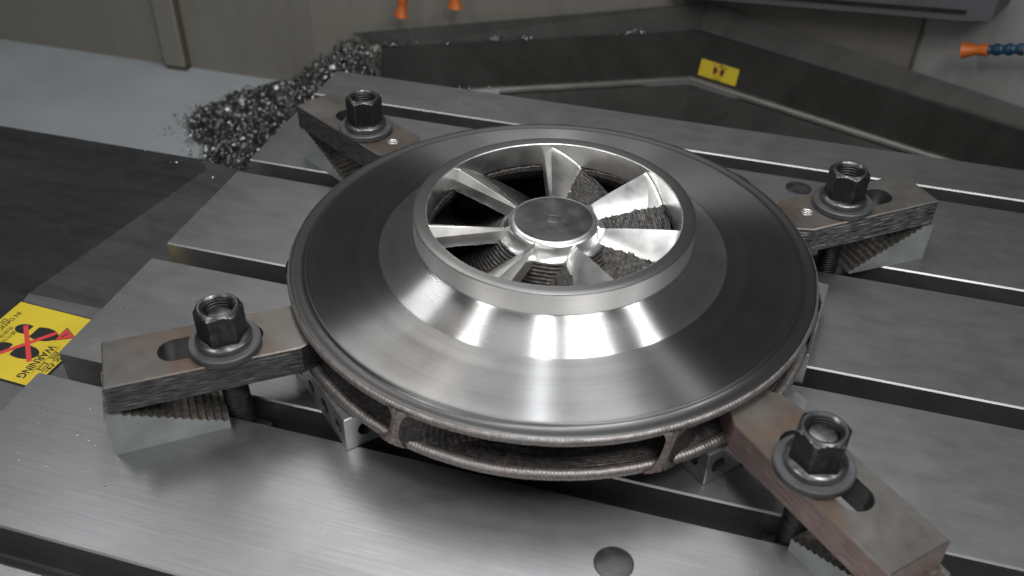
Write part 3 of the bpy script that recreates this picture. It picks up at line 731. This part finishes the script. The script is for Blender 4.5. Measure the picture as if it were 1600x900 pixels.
# ------------------------------------------------------------------ chips (uncountable)
def chips(name, pts, mats, label):
    m = MB()
    for (x, y, z, s) in pts:
        q = Matrix.Rotation(random.uniform(0, 2*PI), 3, 'Z') @ Matrix.Rotation(random.uniform(-1.2, 1.2), 3, 'X') @ Matrix.Rotation(random.uniform(-1.2, 1.2), 3, 'Y')
        n = 5; r = s*random.uniform(.35, .6); w = s*random.uniform(.25, .45); sp = random.uniform(1.6, 4.2); pitch = s*random.uniform(0, .25)
        vs = []
        for i in range(n):
            a = sp*i/(n-1)
            for j in (0, 1): vs.append(Vector((x, y, z)) + q @ Vector((r*math.cos(a), r*math.sin(a)*(1-.2*j), (j-.5)*w+pitch*a/2)))
        m.add(vs, [[2*i, 2*i+1, 2*i+3, 2*i+2] for i in range(n-1)], 0 if random.random() < .52 else 1)
    o = m.build(name, mats, None, 60); kind(o, 'stuff', label); return o
poly = [(-292, 78), (-262, 35), (-236, 30), (-222, -12), (-150, -14), (-70, 90), (-72, 205), (-100, 212), (-180, 207), (-232, 206), (-268, 150), (-290, 110)]
def inside(x, y):
    c = False; n = len(poly)
    for i in range(n):
        (x1, y1), (x2, y2) = poly[i], poly[i-1]
        if (y1 > y) != (y2 > y) and x < (x2-x1)*(y-y1)/(y2-y1)+x1: c = not c
    return c
def sst(a, b, x): x = max(0, min(1, (x-a)/(b-a))); return x*x*(3-2*x)
def edge_d(x, y):
    P_ = Vector((x, y)); best = 1e9
    for i in range(len(poly)):
        a = Vector(poly[i-1]); b = Vector(poly[i]); t_ = max(0, min(1, (P_-a).dot(b-a)/(b-a).length_squared)); best = min(best, (P_-a-(b-a)*t_).length)
    return best
def pile_h(x, y): return 5+9*sst(0, 30, edge_d(x, y))+6*mn.noise(Vector((x*.03, y*.03, 2)))+74*sst(-225, -105, x)*sst(20, 210, y)
pts = []
while len(pts) < 13000:
    x = random.uniform(-295, -65); y = random.uniform(-30, 245)
    x2 = x+7*mn.noise(Vector((x*.08, y*.08, 9))); y2 = y+7*mn.noise(Vector((x*.08, y*.08, 4)))
    if inside(x2, y2): pts.append((x, y, -180+max(1.5, pile_h(x, y)*random.uniform(.72, 1.0)), random.choice((random.uniform(1.6, 3.6), random.uniform(2.2, 6.5)))))
n0 = len(pts)
while len(pts) < n0+330:
    x = random.uniform(-330, -70); y = random.uniform(-60, 208)
    d = edge_d(x, y)
    if not inside(x, y) and (x < -87 or y > -185) and random.random() < math.exp(-d/9): pts.append((x, y, -178.6, random.uniform(1.6, 4.5)))
for _ in range(160):
    x = random.uniform(-285, -75); y = random.uniform(-10, 205)
    if inside(x, y): pts.append((x, y, -180+pile_h(x, y)+1, random.uniform(8, 13)))
chips('chip_heap', pts, [M['chip'], M['chipdark']], 'heap of glittering metal chips on the pale chute floor')
hm = MB()
def HP(i, j):
    x = -295+230*i/40; y = -30+275*j/48; ins = inside(x, y)
    return (x, y, -180+(max(.5, pile_h(x, y)*.72*sst(0, 14, edge_d(x, y))) if ins else -2.5))
hm.grid(HP, 41, 49); o = hm.build('chip_heap_core', M['chipdark'], None, 60); kind(o, 'stuff', 'packed dark inside of the chip heap')
pts = []
LEDGE = [(0.015, 8), (0.038, 8), (0.093, 3), (0.341, 10), (0.361, 9), (0.436, 3), (0.456, 3), (0.747, 3), (0.779, 7), (0.81, 7), (0.208, 2)]
for u, n in LEDGE:
    for _ in range(n*2):
        q = T1e[0].lerp(T1e[1], random.gauss(u, .010)); pts.append((q.x, q.y+random.uniform(0, 6), q.z+random.uniform(.8, 5), random.uniform(2.5, 5)))
for u in (.62, .64, .66, .68, .73):
    for _ in range(2):
        q = T0e[0].lerp(T0e[1], random.gauss(u, .01)); pts.append((q.x, q.y-random.uniform(1, 9), q.z+3, random.uniform(2.5, 5)))
for _ in range(40):
    q = T0e[0].lerp(T0e[1], random.uniform(0, .35)); pts.append((q.x, q.y-random.uniform(0, 9), q.z+3, random.uniform(2, 4.5)))
for _ in range(30):
    x = random.gauss(-95, 25); y = random.gauss(-197, 8); 
    if y < -191: pts.append((x, y, -49.2 if x < -87 else -50-(x+87)*.136+.8, random.uniform(1.2, 3)))
for _ in range(150):
    k_ = random.randint(1, 5); x = random.uniform(20, 800); pts.append((x, -125*k_-random.uniform(2, 17), -43.2, random.uniform(1.5, 4)))
chips('stray_chips', pts, [M['chip'], M['chip']], 'stray metal chips scattered on the trough and cover')
# coolant droplets on the table near the left bar
dm = MB()
for _ in range(110):
    x = random.uniform(6, 110); y = random.choice([random.uniform(-500, -410), random.uniform(-590, -522)])
    if random.random() < .25: x = random.uniform(100, 185); y = random.uniform(-470, -400)
    r = random.uniform(.3, .75); e = random.uniform(.6, 1.8); a0_ = random.uniform(0, PI)
    vs = [(x, y, .55*r*.14+.015)]; n = 8
    for rr, zz in ((.6, .42), (1, .03)):
        for i in range(n):
            a = 2*PI*i/n; lx = r*rr*math.cos(a)*e; ly = r*rr*math.sin(a)
            vs.append((x+lx*math.cos(a0_)-ly*math.sin(a0_), y+lx*math.sin(a0_)+ly*math.cos(a0_), zz*r*.14+.01))
    dm.add(vs, [[0, 1+i, 1+(i+1) % n] for i in range(n)]+[[1+i, 1+n+i, 1+n+(i+1) % n, 1+(i+1) % n] for i in range(n)])
t = NT('coolant_drop'); t.set(Base_Color=(.36, .36, .365), Roughness=.26, Metallic=.9)
o = dm.build('coolant_droplets', t.mat, None, 80); kind(o, 'stuff', 'small coolant droplets on the table')
